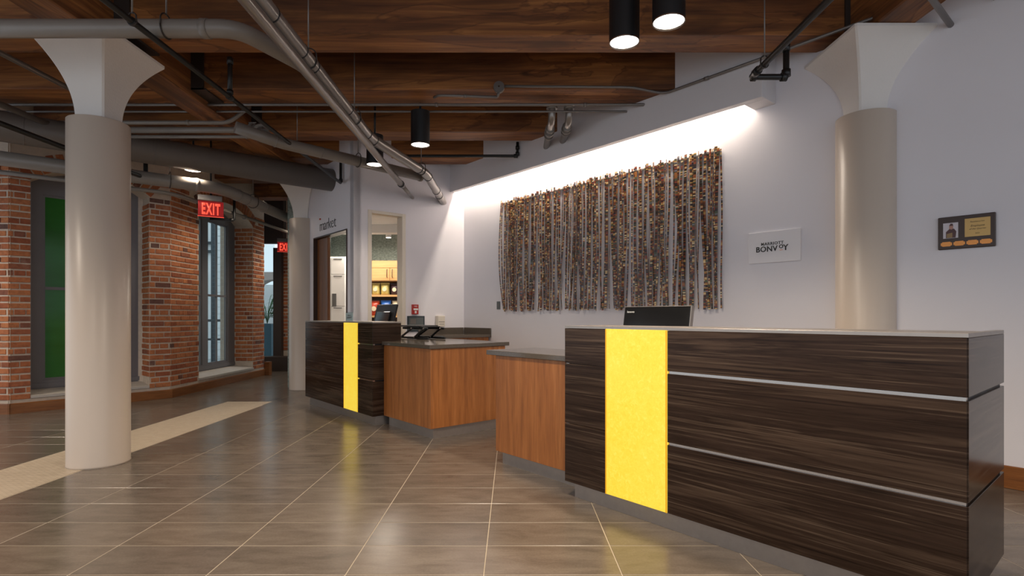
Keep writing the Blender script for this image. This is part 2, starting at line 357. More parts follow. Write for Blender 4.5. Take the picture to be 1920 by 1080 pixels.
for x, y, lb in [(-3.06, 4.245, 'dark steel beam hanger above the left column capital'), (-3.06, 5.262, 'dark steel beam hanger where second beam meets girder'), (-3.06, 6.482, 'dark steel beam hanger where third beam meets girder'), (2.6, 4.245, 'dark steel beam hanger above the right column capital')]:
    h = thing('beam_hanger', lb, 'hanger', (x, y, 3.3), group='steel beam hangers')
    part('strap', B((x-.02, y-.006, 3.315), (x+.10, y+.010, 3.7)), 'dark_metal', h); part('seat_plate', B((x-.02, y-.006, 3.312), (x+.12, y+.33, 3.328)), 'dark_metal', h)
# ---- right wall with art, and its soffit
single('wall_right', B((-6.88, 4.87, 0), (4.5, 5.05, ZD)), 'plaster', st=True, kind='structure')['label'] = 'long white wall behind the reception desks'
sf = thing('soffit', None, None, (-4.5, 4.7, 3.0), True, kind='structure'); sf['label'] = 'white light cove along the top of the art wall'
part('front_board', B((-6.88, 4.613, 3.0), (-2.17, 4.685, ZD), .003), 'soffit', sf); part('end_block', B((-2.36, 4.685, 3.0), (-2.17, 4.87, ZD), .003), 'soffit', sf)
part('cove_top', B((-6.88, 4.685, 3.30), (-2.36, 4.87, 3.34)), 'soffit', sf)
part('led_strip', B((-6.8, 4.69, 3.215), (-2.42, 4.72, 3.24)), 'led', sf, 'glowing light strip inside the cove')
area(SW(-4.6, 4.755, 3.2), (0, 0, -TH), 4.3, .03, 46, SOFT, math.radians(170))
single('baseboard_right', B((-2.2, 4.852, 0), (4.4, 4.872, .15), .004), 'base_wood', st=True, kind='structure')['label'] = 'reddish wooden baseboard of the right wall'
# ---- market walls (opening toward the lobby on each)
wb = thing('wall_back', None, None, (-6.88, 3.089, 0), True, kind='structure'); wb['label'] = 'white wall with tall pass-through opening to the market'
for lo, hi in [((-6.99, 3.089, 0), (-6.879, 3.33, ZD)), ((-6.99, 3.82, 0), (-6.879, 5.0, ZD)), ((-6.99, 3.33, 2.545), (-6.879, 3.82, ZD)), ((-6.99, 3.33, 0), (-6.879, 3.82, .8))]:
    part('wall_section', B(lo, hi), 'plaster', wb)
tr = thing('trim_1', None, None, (-6.88, 3.57, .8), True, kind='structure'); tr['label'] = 'cream frame around the pass-through opening'
part('jamb', B((-7.0, 3.29, .8), (-6.868, 3.345, 2.575), .003), 'cream', tr); part('jamb', B((-7.02, 3.805, .8), (-6.868, 3.86, 2.575), .003), 'cream', tr); part('head', B((-7.0, 3.345, 2.535), (-6.868, 3.805, 2.575), .003), 'cream', tr)
wm = thing('wall_middle', None, None, (-7.6, 3.089, 0), True, kind='structure'); wm['label'] = 'white wall carrying the market lettering above its doorway'
for lo, hi in [((-8.95, 3.089, 0), (-8.275, 3.2, ZD)), ((-7.08, 3.089, 0), (-6.879, 3.2, ZD)), ((-8.275, 3.089, 2.315), (-7.08, 3.2, ZD))]:
    part('wall_section', B(lo, hi), 'plaster', wm)
t2 = thing('trim_2', None, None, (-7.6, 3.089, 0), True, kind='structure'); t2['label'] = 'thin dark wooden edge around the market doorway'
part('edge', B((-8.28, 3.075, 0), (-8.262, 3.205, 2.318)), 'walnut', t2); part('edge', B((-7.09, 3.075, 0), (-7.073, 3.205, 2.318)), 'walnut', t2); part('edge', B((-8.262, 3.075, 2.30), (-7.09, 3.205, 2.318)), 'walnut', t2)
dr = thing('door_1', 'brown wooden sliding door at left of the market doorway', None, (-8.05, 3.15, 0), True, kind='structure')
part('door_leaf', B((-8.26, 3.13, .01), (-7.87, 3.175, 2.295), .003), 'door_wood', dr)
# ---- market room shell
single('wall_market_rear', B((-3.6, 10.5, 0), (.6, 10.6, ZD)), 'wallpaper', kind='structure')['label'] = 'sage green textured wall inside the market'
single('wall_market_side', B((-3.58, 8.75, 0), (-3.46, 10.5, ZD)), 'wallpaper', kind='structure')['label'] = 'sage green textured side wall inside the market'
single('ceiling_market', MB().prism([(-3.1, 8.5), (-2.2, 7.55), (-.7, 8.9), (.5, 10.5), (-3.5, 10.5), (-3.5, 8.8)], 2.70, 2.76), 'ceil_white', kind='structure')['label'] = 'white ceiling of the market'
single('trim_3', B((-3.4, 9.35, 2.56), (.3, 9.55, 2.7)), 'ceil_white', kind='structure')['label'] = 'dropped bulkhead inside the market'
area((-2.3, 9.3, 2.5), (0, 0, 0), 1.2, .6, 44, (1, .88, .74))
# ---- brick walls on the left
A0 = Vector((-5.836, 6.352, 0)); A1 = Vector((-4.735, 7.623, 0)); uA = (A1-A0).normalized(); nA = Vector((uA.y, -uA.x, 0)); LA = (A1-A0).length
uB = Vector((0, 1, 0)); nB = Vector((1, 0, 0)); uL = Vector((1, 0, 0)); nL = Vector((0, -1, 0))
RX = -.02   # brick face set back behind the baseboard
def proj(p): return (960+1028*p.x/p.y, 592-1028*(p.z-1.145)/p.y)
BM = {}
def brick_mesh(kind):
    if kind not in BM:
        L = {'s': .203, 'h': .098}[kind]; BM[kind] = MB().box((-L/2, -.004, -.0295), (L/2, .02, .0295), .004).mesh('brick', 'brick')
    return BM[kind]
def lay(wall, o, u, n, u0, u1, z0, z1, shift=0, skip=None):
    """bricks of a running bond on a face; each is an object of its own"""
    k0 = int(z0/.0765); ang = math.atan2(u.y, u.x)
    for k in range(k0, int(z1/.0765)):
        zc = (k+.5)*.0765
        if zc-.03 < z0: continue
        head = (k % 6 == 3); L = .108 if head else .213; x = u0-L+((k % 2)*L/2+shift) % L
        while x < u1:
            a, b = max(x, u0), min(x+L-.010, u1)
            if x < u0+.001 and b-u0 < .035: x += L; continue
            if b-a > .03 and not (skip and skip((a+b)/2, zc)):
                kind = 'h' if head else 's'; full = .098 if head else .203
                ob = put('brick', brick_mesh(kind), wall); c = o+u*((a+b)/2)+n*(random.uniform(-.003, .004))
                ob.location = (c.x, c.y, zc+random.uniform(-.002, .002)); ob.rotation_euler = (0, random.uniform(-.006, .006), ang+random.uniform(-.01, .01)); ob.scale = ((b-a)/full, 1, random.uniform(.94, 1.02))
            x += L
def arch(a0, a1, spring, rise):
    half = (a1-a0)/2; R = (half*half+rise*rise)/(2*rise); mid = (a0+a1)/2; zc = spring+rise-R
    return mid, zc, R, math.asin(half/R)
def brick_wall(name, label, o, u, n, length, op, thick, ztop, u_start=0.):
    """mortar body with an arched opening op=(a0,a1,zs,spring,rise); face at o + n*RX"""
    w = thing(name, None, None, (0, 0, 0), kind='structure'); w['label'] = label; f0 = o+n*(RX-.004)
    body = MB(); v = Vector((0, 0, 1))
    if op:
        a0, a1, zs, sp, rise = op; mid, zc, R, half = arch(a0, a1, sp, rise)
        arc = [(mid+R*math.sin(q), zc+R*math.cos(q)) for q in [half-2*half*i/12 for i in range(13)]]   # from a1 side to a0 side
        body.extr([(u_start, 0), (a0, 0), (a0, ztop), (u_start, ztop)], f0, u, v, -n*thick)
        body.extr([(a1, 0), (length, 0), (length, ztop), (a1, ztop)], f0, u, v, -n*thick)
        body.extr([(a0, 0), (a1, 0), (a1, zs), (a0, zs)], f0, u, v, -n*thick)
        body.extr([(a1, ztop), (a0, ztop)]+arc[::-1], f0, u, v, -n*thick)
    else: body.extr([(u_start, 0), (length, 0), (length, ztop), (u_start, ztop)], f0, u, v, -n*thick)
    part('mortar_body', body, 'mortar', w)
    if op:
        nv = max(9, int(2*half*R/.078))
        for i in range(nv):
            q = half*1.04-2.08*half*(i+.5)/nv; hb = R*2.08*half/nv/2-.005
            b = MB().box((-hb, -.004, 0), (hb, .02, .2), .004); ob = put('arch_brick', b.mesh('arch_brick', 'brick'), w)
            ez = Vector((0, 0, 1))*math.cos(q)+u*math.sin(q); ey = -n; ex = ey.cross(ez)
            p = o+n*RX+u*(mid+R*math.sin(q))+Vector((0, 0, zc+R*math.cos(q)+.004)); ob.matrix_world = Matrix((( ex.x, ey.x, ez.x, p.x), (ex.y, ey.y, ez.y, p.y), (ex.z, ey.z, ez.z, p.z), (0, 0, 0, 1)))
    return w
def over(op):
    a0, a1, zs, sp, rise = op; mid, zc, R, half = arch(a0, a1, sp, rise)
    def f(a, z): return math.hypot(a-mid, z-zc) < R+.24 and z > sp-.3 and a0-.25 < a < a1+.25 and (a0 < a < a1 or z > sp+.02)
    return f
opA = (.20, 1.422, .16, 2.765, .20); opB = (.705, 2.447, .16, 2.78, .24)
fA = A0+nA*RX; fB = A1+nB*RX
wA = brick_wall('wall_left', 'old red brick wall with the green window', A0, uA, nA, LA, opA, .55, ZD)
lay(wA, fA, uA, nA, 0.0, .197, .12, 3.0); lay(wA, fA, uA, nA, 1.425, LA-.004, .12, 3.0, .07, over(opA)); lay(wA, fA, uA, nA, .2, 1.42, 2.95, 3.05, 0, over(opA))
rA = .33
lay(wA, fA+uA*1.418-nA*rA, nA, -uA, .0, rA-.01, .25, 2.74, .05)       # right reveal of the green window
wB = brick_wall('wall_left_far', 'old red brick wall with the clear window and exit sign', A1, uB, nB, 2.9, opB, .60, ZD)
lay(wB, fB, uB, nB, 0.004, .70, .12, 3.0, .03, over(opB)); lay(wB, fB, uB, nB, 2.452, 2.895, .12, 3.0, .1, over(opB))
rB = .34
lay(wB, fB+uB*2.443-nB*rB, nB, -uB, .0, rB-.01, .25, 2.76, .02)
wL = brick_wall('wall_left_near', 'old red brick pier at the left picture edge', A0-uL*3.2, uL, nL, 3.2, None, .10, ZD)
lay(wL, A0-uL*3.2+nL*RX, uL, nL, 2.55, 3.19, .12, 3.0, .02)
for nm, o, u, n, a, b, lb in [('baseboard_left', A0, uA, nA, -.004, LA+.012, 'wooden baseboard under the green window'), ('baseboard_left_far', A1, uB, nB, -.0, 2.9, 'wooden baseboard under the clear window'), ('baseboard_left_near', A0-uL*3.2, uL, nL, 0, 3.21, 'wooden baseboard of the brick pier at left edge')]:
    bb = MB(); bb.extr([(0, 0), (-.035, 0), (-.035, .122), (-.006, .122), (0, .112)], o+u*a, n, (0, 0, 1), u*(b-a)); single(nm, bb, 'base_wood', kind='structure')['label'] = lb
# sills and windows
def sill(o, u, n, a0, a1, r, lb):
    b = MB(); b.extr([(-r, .165), (.012, .165), (.014, .196), (-r, .235)], o+n*RX+u*a0, n, (0, 0, 1), u*(a1-a0)); single('window_sill', b, 'stone', kind='structure')['label'] = lb
sill(A0, uA, nA, .2, 1.42, rA, 'whitewashed stone sill of the green window'); sill(A1, uB, nB, .706, 2.446, rB, 'whitewashed stone sill of the clear window')
def win(name, lb, o, u, n, r, a0, a1, zb, zt, glass, panes, rail, gm, munt):
    w = thing(name, None, None, (0, 0, 0), kind='structure'); w['label'] = lb; f = o+n*(RX-r); z = Vector((0, 0, 1))
    def bx(nm, p, q, zz0, zz1, d0, d1, m):
        b = MB(); b.extr([(p, zz0), (q, zz0), (q, zz1), (p, zz1)], f+n*d0, u, z, n*(d1-d0)); return part(nm, b, m, w)
    edges = [a0]+[e for g in glass for e in g]+[a1]
    for i in range(0, len(edges), 2): bx('stile', edges[i], edges[i+1], zb, zt+.4, -.06, 0, 'frame_grey')
    for g0, g1 in glass:
        bx('bottom_rail', g0, g1, zb, panes[0], -.06, 0, 'frame_grey'); bx('top_panel', g0, g1, panes[1], zt+.4, -.06, 0, 'frame_grey')
        for e0, e1, q0, q1 in [(g0, g0+.025, panes[0], panes[1]), (g1-.025, g1, panes[0], panes[1]), (g0+.025, g1-.025, panes[0], panes[0]+.025), (g0+.025, g1-.025, panes[1]-.025, panes[1])]: bx('sash', e0, e1, q0, q1, -.05, -.018, 'frame_grey')
        bx('meeting_rail', g0+.025, g1-.025, rail-.018, rail+.018, -.048, -.014, 'frame_grey')
        if munt: bx('muntin', (g0+g1)/2-.014, (g0+g1)/2+.014, panes[0]+.025, panes[1]-.025, -.047, -.02, 'frame_grey')
        bx('pane', g0+.02, g1-.02, panes[0]+.02, panes[1]-.02, -.038, -.032, gm)
    bx('face_trim', a0+.02, a1-.02, zb+.02, zb+.075, 0, .014, 'frame_grey')
    return w
win('window_1', 'tall grey window with green panes behind the left column', A0, uA, nA, rA, .2, 1.43, .23, 2.66, [(.36, 1.27)], (.34, 2.66), 1.49, 'green_glass', False)
win('window_2', 'tall grey window with clear panes under the exit sign', A1, uB, nB, rB, .706, 2.46, .23, 2.76, [(.83, 1.40), (1.565, 2.20)], (.33, 2.75), 1.49, 'glass', True)
# ================================================================== COLUMNS
def column(label, x, y, zt):
    t = thing('round_column', label, 'column', (x, y, 0), group='round columns with flared capitals')
    part('shaft', MB().lathe([(.208, 0), (.205, .012), (.205, zt-.006), (.199, zt)], (x, y, 0), 64), 'column', t)
    b = MB(); N = 22; z0, z1, z2 = zt-.02, 3.222, 3.242; rings = []
    for i in range(N+2):
        if i <= N: q = i/N; z = z0+(z1-z0)*q; k = q**2.2
        else: z = z2; k = 1
        wx, wy = .112+(.297-.112)*k, .106+(.35-.106)*k; c = .012
        rings.append([b.bm.verts.new((x+px, y+py, z)) for px, py in [(wx-c, wy), (-wx+c, wy), (-wx, wy-c), (-wx, -wy+c), (-wx+c, -wy), (wx-c, -wy), (wx, -wy+c), (wx, wy-c)]])
    for a, c_ in zip(rings, rings[1:]):
        for k in range(8): b.bm.faces.new([a[k], a[(k+1) % 8], c_[(k+1) % 8], c_[k]])
    b.bm.faces.new(rings[0][::-1]); b.bm.faces.new(rings[-1])
    part('capital', b, 'capital', t, 'rough white flared square capital'); return t
column('cream round column standing alone at left on the mosaic strip', -3.22, 4.275, 2.645)
column('round column half sunk in the white wall at right behind the desk', 2.758, 4.275, 2.692)
column('distant round column left of the market doorway', -3.27, 8.58, 2.645)
# ================================================================== DESKS
def slabs(root, s0, s1, t0, t1, cuts, name, gap):
    zs = [.1]+cuts+[1.065]
    for i in range(3):
        lo = zs[i] if i == 0 else zs[i]+gap/2; hi = zs[i+1]-(gap/2 if i < 2 else 0)
        part(name, B((s0, t0, lo), (s1, t1, hi), .0015), 'laminate', root)
def desk(label, s0, s1, t0, y0, y1, depth, ret):
    r = thing('reception_desk', label, 'desk', ((s0+s1)/2, t0+.3, 0), True, group='reception desks'); cuts = [.468, .845]
    slabs(r, s0, y0-.001, t0, t0+.022, cuts, 'front_panel', .0025)
    slabs(r, y1+.001, s1-.004, t0, t0+.022, cuts, 'front_panel', .014)
    slabs(r, s1-.022, s1, t0+.006, t0+ret, cuts, 'end_panel', .014); slabs(r, s0, s0+.022, t0+.024, t0+depth, cuts, 'end_panel', .014)
    part('core', B((s0+.024, t0+.03, .1), (s1-.026, t0+min(depth, .3), 1.06)), 'steel', r, 'metal body seen through the reveals')
    for z in cuts:
        part('channel', B((y1+.002, t0+.009, z-.012), (s1-.008, t0+.03, z+.012)), 'chrome', r, 'bright metal reveal strip')
        part('channel', B((s1-.013, t0+.03, z-.012), (s1-.026, t0+ret-.004, z+.012)), 'black', r); part('channel', B((s0+.006, t0+.009, z-.012), (s0+.03, t0+.03, z+.012)), 'chrome', r)
    lp = part('light_panel', B((y0, t0-.002, .1), (y1, t0+.024, 1.068), .002), 'yellow', r, 'glowing yellow backlit resin panel')
    part('edge_strip', B((y0, t0-.0032, .1), (y0+.008, t0-.0018, 1.066)), 'amber', lp, None, r); part('edge_strip', B((y1-.008, t0-.0032, .1), (y1, t0-.0018, 1.066)), 'amber', lp, None, r)
    part('top', B((s0, t0+.001, 1.066), (s1, t0+depth, 1.082), .001), 'steel', r, 'thin pale metal top ledge')
    if ret > depth: part('top', B((s1-.03, t0+depth, 1.066), (s1, t0+ret, 1.082), .001), 'steel', r)
    part('toe_kick', B((s0+.045, t0+.045, 0), (s1-.035, t0+depth-.02, .1)), 'steel', r, 'brushed metal toe kick')
    return r
desk('near dark striped reception desk with large yellow light panel', -2.435, -.438, 2.504, -2.102, -1.683, .40, .696)
desk('far dark striped reception desk with narrow yellow light panel', -7.185, -5.252, 2.565, -5.972, -5.606, .33, .33)
def counter(label, s0, s1, t0, t1, kick_in):
    r = thing('side_counter', label, 'counter', ((s0+s1)/2, t0+.2, 0), True, group='low wooden side counters')
    part('front_panel', B((s0, t0, .1), (s1, t0+.02, .838), .0015), 'veneer', r); part('side_panel', B((s1-.02, t0+.0205, .1), (s1, t1, .838), .0015), 'veneer', r); part('side_panel', B((s0, t0+.0205, .1), (s0+.02, t1, .838), .0015), 'veneer', r)
    part('back_panel', B((s0+.021, t1-.02, .1), (s1-.021, t1, .838)), 'veneer', r)
    part('toe_kick', B((s0+.03, t0+.045, 0), (s1-.03, t1-.05, .1)), 'steel', r, 'brushed metal toe kick'); return r
counter('low cherry-wood counter beside the far reception desk', -5.25, -4.33, 2.692, 3.58, 0)
counter('low cherry-wood counter beside the near reception desk', -3.325, -2.437, 2.655, 3.1, 0)
c2 = MB(); c2.prism([(-5.25, 2.668), (-4.31, 2.668), (-4.31, 3.62), (-6.862, 3.62), (-6.862, 2.9), (-5.25, 2.9)], .84, .876); bmesh.ops.bevel(c2.bm, geom=c2.bm.edges[:], offset=.002, segments=1, affect='EDGES')
single('countertop', c2, 'quartz', 'taupe stone countertop carrying the black folding laptop stand', 'countertop', (-5, 3.1, .84), True, 'taupe stone countertops')
c1 = MB(); c1.prism([(-3.42, 2.635), (-2.437, 2.635), (-2.437, 2.91), (-.47, 2.91), (-.47, 3.15), (-3.42, 3.15)], .84, .876); bmesh.ops.bevel(c1.bm, geom=c1.bm.edges[:], offset=.002, segments=1, affect='EDGES')
single('countertop', c1, 'quartz', 'taupe stone countertop joined to the near reception desk', 'countertop', (-2.5, 2.9, .84), True, 'taupe stone countertops')
bc = thing('back_counter', 'low counter with taupe backsplash in the wall corner', 'counter', (-6.5, 4.5, 0), True)
part('body', B((-6.87, 4.1, .1), (-6.24, 4.85, .84)), 'veneer', bc); part('toe_kick', B((-6.86, 4.14, 0), (-6.28, 4.85, .1)), 'steel', bc); part('worktop', B((-6.876, 4.06, .84), (-6.2, 4.866, .876), .002), 'quartz', bc)
part('backsplash', B((-6.856, 4.85, .876), (-6.2, 4.867, .967), .002), 'quartz', bc); part('backsplash', B((-6.876, 4.06, .876), (-6.858, 4.848, .967), .002), 'quartz', bc)
# ================================================================== WALL ART
art = thing('strand_wall_art', 'wide wall hanging of many multicoloured beaded strands', 'wall art', (-4.3, 4.855, 1.21), True)
part('hanging_rail', B((-5.94, 4.852, 2.70), (-2.68, 4.868, 2.715)), 'steel', art)
rnd = random.Random(11); s = -5.945; cnt = 0
while s < -2.665:
    w = rnd.choice([.008, .009, .010, .012, .014, .018, .022, .026, .03]); top = 2.747+rnd.uniform(-.03, .012); bot = 1.212+rnd.uniform(-.012, .02)
    lean = rnd.uniform(-.035, .035)+(.10 if rnd.random() < .06 else 0)+(-.10 if rnd.random() < .06 else 0); bow = rnd.uniform(-.02, .02); ph = rnd.uniform(0, 6.28); amp = rnd.uniform(.0, .009)
    if s > -2.85: lean = -abs(lean)*.3+.02
    if s < -5.90: bow -= .035; lean += .05
    b = MB(); N = 14; prev = None; dt = rnd.uniform(.0, .014); tw = rnd.uniform(-.004, .004)
    for i in range(N+1):
        q = i/N; z = top+(bot-top)*q; cs = s+lean*q**2+bow*math.sin(math.pi*q)+amp*math.sin(ph+q*8)
        tt = 4.852-dt-.022*q-.006*math.sin(ph+q*5)
        ring = [b.bm.verts.new((cs-w/2, tt-tw, z)), b.bm.verts.new((cs+w/2, tt+tw, z)), b.bm.verts.new((cs+w/2, tt+tw+.005, z)), b.bm.verts.new((cs-w/2, tt-tw+.005, z))]
        if prev:
            for k in range(4): b.bm.faces.new([prev[k], prev[(k+1) % 4], ring[(k+1) % 4], ring[k]])
        else: b.bm.faces.new(ring)
        prev = ring
    b.bm.faces.new(prev[::-1]); part('strand', b, 'strand', art); cnt += 1
    s += w*.8+rnd.choice([.003, .005, .007, .010, .014, .022, .034])
# ================================================================== THINGS ON WALLS
def on_wall(name, label, cat, s0, s1, z0, z1, m, d=.02, group=None):
    return thing(name, label, cat, ((s0+s1)/2, 4.87, z0), True, group)
sg = thing('brand_sign', 'white rectangular sign with black lettering between art and column', 'sign', (-2.18, 4.87, 1.6), True)
part('board', B((-2.405, 4.852, 1.613), (-1.955, 4.869, 1.888), .0015), 'sign_white', sg)
U, V = (1, 0, 0), (0, 0, 1)
part('lettering', text_mb('MARRIOTT', .036, (-2.192, 4.8515, 1.768), U, V, .002, space=1.15, bold=.0006), 'ink', sg, 'small black upper line of lettering')
part('lettering', text_mb('BONV', .067, (-2.337, 4.8515, 1.712), U, V, .002, 'LEFT', 1.05, bold=.0012), 'ink', sg, 'large black lower line of lettering')
part('lettering', text_mb('O', .046, (-2.134, 4.8515, 1.731), U, V, .002, 'LEFT', bold=.001), 'ink', sg); part('lettering', text_mb('Y', .070, (-2.098, 4.8515, 1.712), U, V, .002, 'LEFT', bold=.0012), 'ink', sg)
part('underline', B((-2.128, 4.850, 1.713), (-2.102, 4.8516, 1.718)), 'orange_ink', sg, 'small orange dash under raised letter')
pq = thing('award_plaque', 'dark wooden award plaque with brass plate and photo right of column', 'plaque', (-.86, 4.87, 1.61), True)
part('board', B((-1.018, 4.850, 1.613), (-.706, 4.869, 1.842), .004), 'walnut', pq)
bp = part('brass_plate', B((-.868, 4.847, 1.690), (-.732, 4.8502, 1.815)), 'brass', pq, 'brushed brass plate with engraved lines')
for tx, sz, z, sh in [('Residence Inn', .0135, 1.787, 0), ('Employee', .019, 1.757, .3), ('of the Quarter', .015, 1.737, .3), ('2023', .012, 1.707, 0)]:
    part('engraving', text_mb(tx, sz, (-.80, 4.8469, z), U, V, .0006, shear=sh), 'ink', bp, None, pq)
ph = part('photo', B((-.988, 4.847, 1.690), (-.904, 4.8502, 1.798)), 'photo_bg', pq, 'small portrait print')
def blob(pts, m, d): part('printed_shape', MB().extr(pts, (0, 4.8468-d, 0), (1, 0, 0), (0, 0, 1), (0, -.0003, 0)), m, ph, None, pq)
blob([(-.972, 1.692), (-.918, 1.692), (-.914, 1.735), (-.926, 1.755), (-.950, 1.758), (-.972, 1.735)], 'photo_dark', .0002); blob([(-.954, 1.756), (-.94, 1.75), (-.931, 1.76), (-.931, 1.78), (-.942, 1.787), (-.954, 1.78)], 'photo_skin', .0006); blob([(-.954, 1.776), (-.931, 1.776), (-.934, 1.791), (-.946, 1.793)], 'photo_dark', .001); blob([(-.968, 1.694), (-.936, 1.694), (-.936, 1.728), (-.968, 1.722)], 'photo_tan', .0006)
for i in range(4):
    a = -1.002+i*.0715; b_ = a+.064; e = .008
    part('name_tag', MB().extr([(a+e, 1.634), (b_-e, 1.634), (b_-e, 1.640), (b_, 1.640), (b_, 1.660), (b_-e, 1.660), (b_-e, 1.666), (a+e, 1.666), (a+e, 1.660), (a, 1.660), (a, 1.640), (a+e, 1.640)], (0, 4.8502, 0), (1, 0, 0), (0, 0, 1), (0, -.002, 0)), 'copper', pq, 'blank copper name tag')
ot = thing('wall_switch', 'small grey wall plate left of the strand wall art', 'switch', (-6.03, 4.87, 1.24), True)
part('plate', B((-6.07, 4.862, 1.235), (-5.995, 4.869, 1.348), .002), 'grey_plate', ot); part('toggle', B((-6.042, 4.858, 1.27), (-6.024, 4.862, 1.313), .002), 'conduit', ot)
# market wall (faces +s): u = -t? seen from the lobby t grows to the right
UM, VM = (0, 1, 0), (0, 0, 1)
fa = thing('fire_alarm_pull', 'red fire alarm pull station on white wall', 'fire alarm', (-6.879, 4.005, 1.16), True)
part('body', B((-6.878, 3.955, 1.165), (-6.845, 4.055, 1.305), .004), 'red', fa); part('pull_bar', B((-6.845, 3.968, 1.225), (-6.836, 4.042, 1.248), .002), 'white', fa, 'white pull handle')
part('lettering', text_mb('FIRE', .028, (-6.8448, 4.005, 1.27), UM, VM, .001), 'white', fa); part('symbol_plate', B((-6.845, 3.99, 1.18), (-6.8435, 4.02, 1.215)), 'white', fa)
di = thing('soap_dispenser', 'white wall unit with dark slot above the back counter', 'dispenser', (-6.879, 4.42, .97), True)
part('case', B((-6.878, 4.355, .985), (-6.80, 4.475, 1.145), .008, 2), 'cream', di); part('slot', B((-6.801, 4.365, 1.052), (-6.7985, 4.465, 1.058)), 'ink', di); part('label_strip', B((-6.801, 4.372, 1.018), (-6.7985, 4.458, 1.024)), 'grey_line', di)
dp = thing('wall_frame', 'small dark framed notice under the fire alarm', 'frame', (-6.879, 4.02, .9), True)
part('frame', B((-6.877, 3.885, .92), (-6.862, 4.165, 1.142), .003), 'slate', dp); part('sheet', B((-6.8625, 3.91, .945), (-6.8605, 4.14, 1.12)), 'grey_plate', dp); part('printed_block', B((-6.8607, 3.93, 1.03), (-6.860, 4.02, 1.10)), 'conduit', dp)
# market lettering on middle wall (faces -t)
mkl = thing('market_lettering', 'charcoal raised word market above the doorway', 'lettering', (-7.73, 3.089, 2.38), True)
for i, ch in enumerate('market'):
    xs = [-8.0, -7.88, -7.79, -7.71, -7.61, -7.515][i]
    part('letter', text_mb(ch, .235, (xs+.03, 3.0885, 2.395), U, V, .005, bold=-.004), 'letter', mkl)
part('red_dot', MB().extr([(.02*math.cos(k*.5236), .012*math.sin(k*.5236)) for k in range(12)], (-8.03, 3.0885, 2.575), U, V, (0, -.012, 0)), 'red_dot', mkl, 'small red mark by the first letter')
# ================================================================== ON THE DESKS
mo = thing('desk_monitor', 'black monitor back peeking over the near reception desk', 'monitor', (-2.2, 3.05, .876), True)
b = MB(); b.box((-.265, -.016, 0), (.265, .016, .33), .004)
rot = Matrix.Translation((-2.19, 3.09, .882)) @ Matrix.Rotation(math.radians(-10), 4, 'X')
hs = MB(); hs.box((-.262, -.016, 0), (.262, .014, .325), .004); bmesh.ops.transform(hs.bm, matrix=rot, verts=hs.bm.verts[:]); mh = part('housing', hs, 'gloss_black', mo)
rim = MB(); rim.box((-.262, -.017, .3252), (.262, .016, .331), .001); rim.box((.2622, -.017, 0), (.268, .016, .331), .001); bmesh.ops.transform(rim.bm, matrix=rot, verts=rim.bm.verts[:]); part('silver_rim', rim, 'steel', mo, 'silver edge of the monitor')
lt = text_mb('lenovo', .022, (-.205, -.0163, .285), U, V, .0006, space=1.05); bmesh.ops.transform(lt.bm, matrix=rot, verts=lt.bm.verts[:]); part('logo', lt, 'white', mh, 'small white maker name', mo)
pm = thing('pos_terminal', 'black point-of-sale screen seen from behind on the far desk', 'monitor', (-6.25, 3.2, .876), True)
def tilted(lo, hi, m, name, ang, at, par, bev=.006, root=None):
    b = MB(); b.box(lo, hi, bev); bmesh.ops.transform(b.bm, matrix=Matrix.Translation(at) @ Matrix.Rotation(math.radians(ang), 4, 'X'), verts=b.bm.verts[:]); return part(name, b, m, par, None, root)
tilted((-.26, 0, 0), (.26, .03, .36), 'black', 'screen', -14, (-6.26, 3.16, .94), pm); tilted((-.16, -.02, .0), (.19, -.001, .24), 'gloss_black', 'rear_display', -14, (-6.26, 3.155, .96), pm)
part('stand', B((-6.36, 3.17, .90), (-6.16, 3.22, 1.05), .004), 'black', pm); part('foot', B((-6.40, 3.08, .877), (-6.12, 3.34, .90), .004), 'black', pm)
hd = thing('acrylic_sign_holder', 'small acrylic notice holder standing on the far desk', 'sign holder', (-6.12, 2.72, 1.082), True)
part('sheet', B((-6.215, 2.70, 1.086), (-6.03, 2.704, 1.178)), 'sign_white', hd)
part('pane', B((-6.22, 2.694, 1.084), (-6.02, 2.698, 1.19)), 'glass', hd); part('foot', B((-6.22, 2.698, 1.082), (-6.02, 2.76, 1.085)), 'white', hd)
part('lettering', text_mb('MARRIOTT', .018, (-6.13, 2.6995, 1.143), U, V, .0005, space=1.1), 'ink', hd); part('lettering', text_mb('BONVOY', .032, (-6.13, 2.6995, 1.112), U, V, .0005), 'ink', hd)
ls = thing('laptop_stand', 'black folding scissor laptop stand on the taupe countertop', 'stand', (-5.5, 3.3, .877), True)
def bar(p, q, w, h, m, name):
    p, q = Vector(p), Vector(q); d = (q-p); b = MB(); b.box((-.012, -w/2, -h/2), (d.length+.012, w/2, h/2), h*.3, 2)
    z = Vector((0, 1, 0)); x = d.normalized(); y = z; zz = x.cross(y)
    mt = Matrix(((x.x, y.x, zz.x, p.x), (x.y, y.y, zz.y, p.y), (x.z, y.z, zz.z, p.z), (0, 0, 0, 1))); bmesh.ops.transform(b.bm, matrix=mt, verts=b.bm.verts[:]); return part(name, b, m, ls)
for t in (3.22, 3.44):
    bar((-5.84, t, .892), (-5.24, t, .892), .022, .024, 'black', 'base_rail'); bar((-5.82, t+.02, 1.0), (-5.29, t+.02, 1.0), .02, .026, 'black', 'upper_rail')
    bar((-5.50, t-.015, .90), (-5.30, t-.015, 1.0), .016, .026, 'black', 'scissor_arm'); bar((-5.80, t-.015, .90), (-5.56, t-.015, 1.0), .016, .026, 'black', 'scissor_arm')
    for (s_, z_) in [(-5.30, 1.0), (-5.50, .90), (-5.56, 1.0), (-5.80, .9)]:
        part('pivot', MB().tube([(s_, t-.028, z_), (s_, t-.022, z_)], .010, 12), 'chrome', ls)
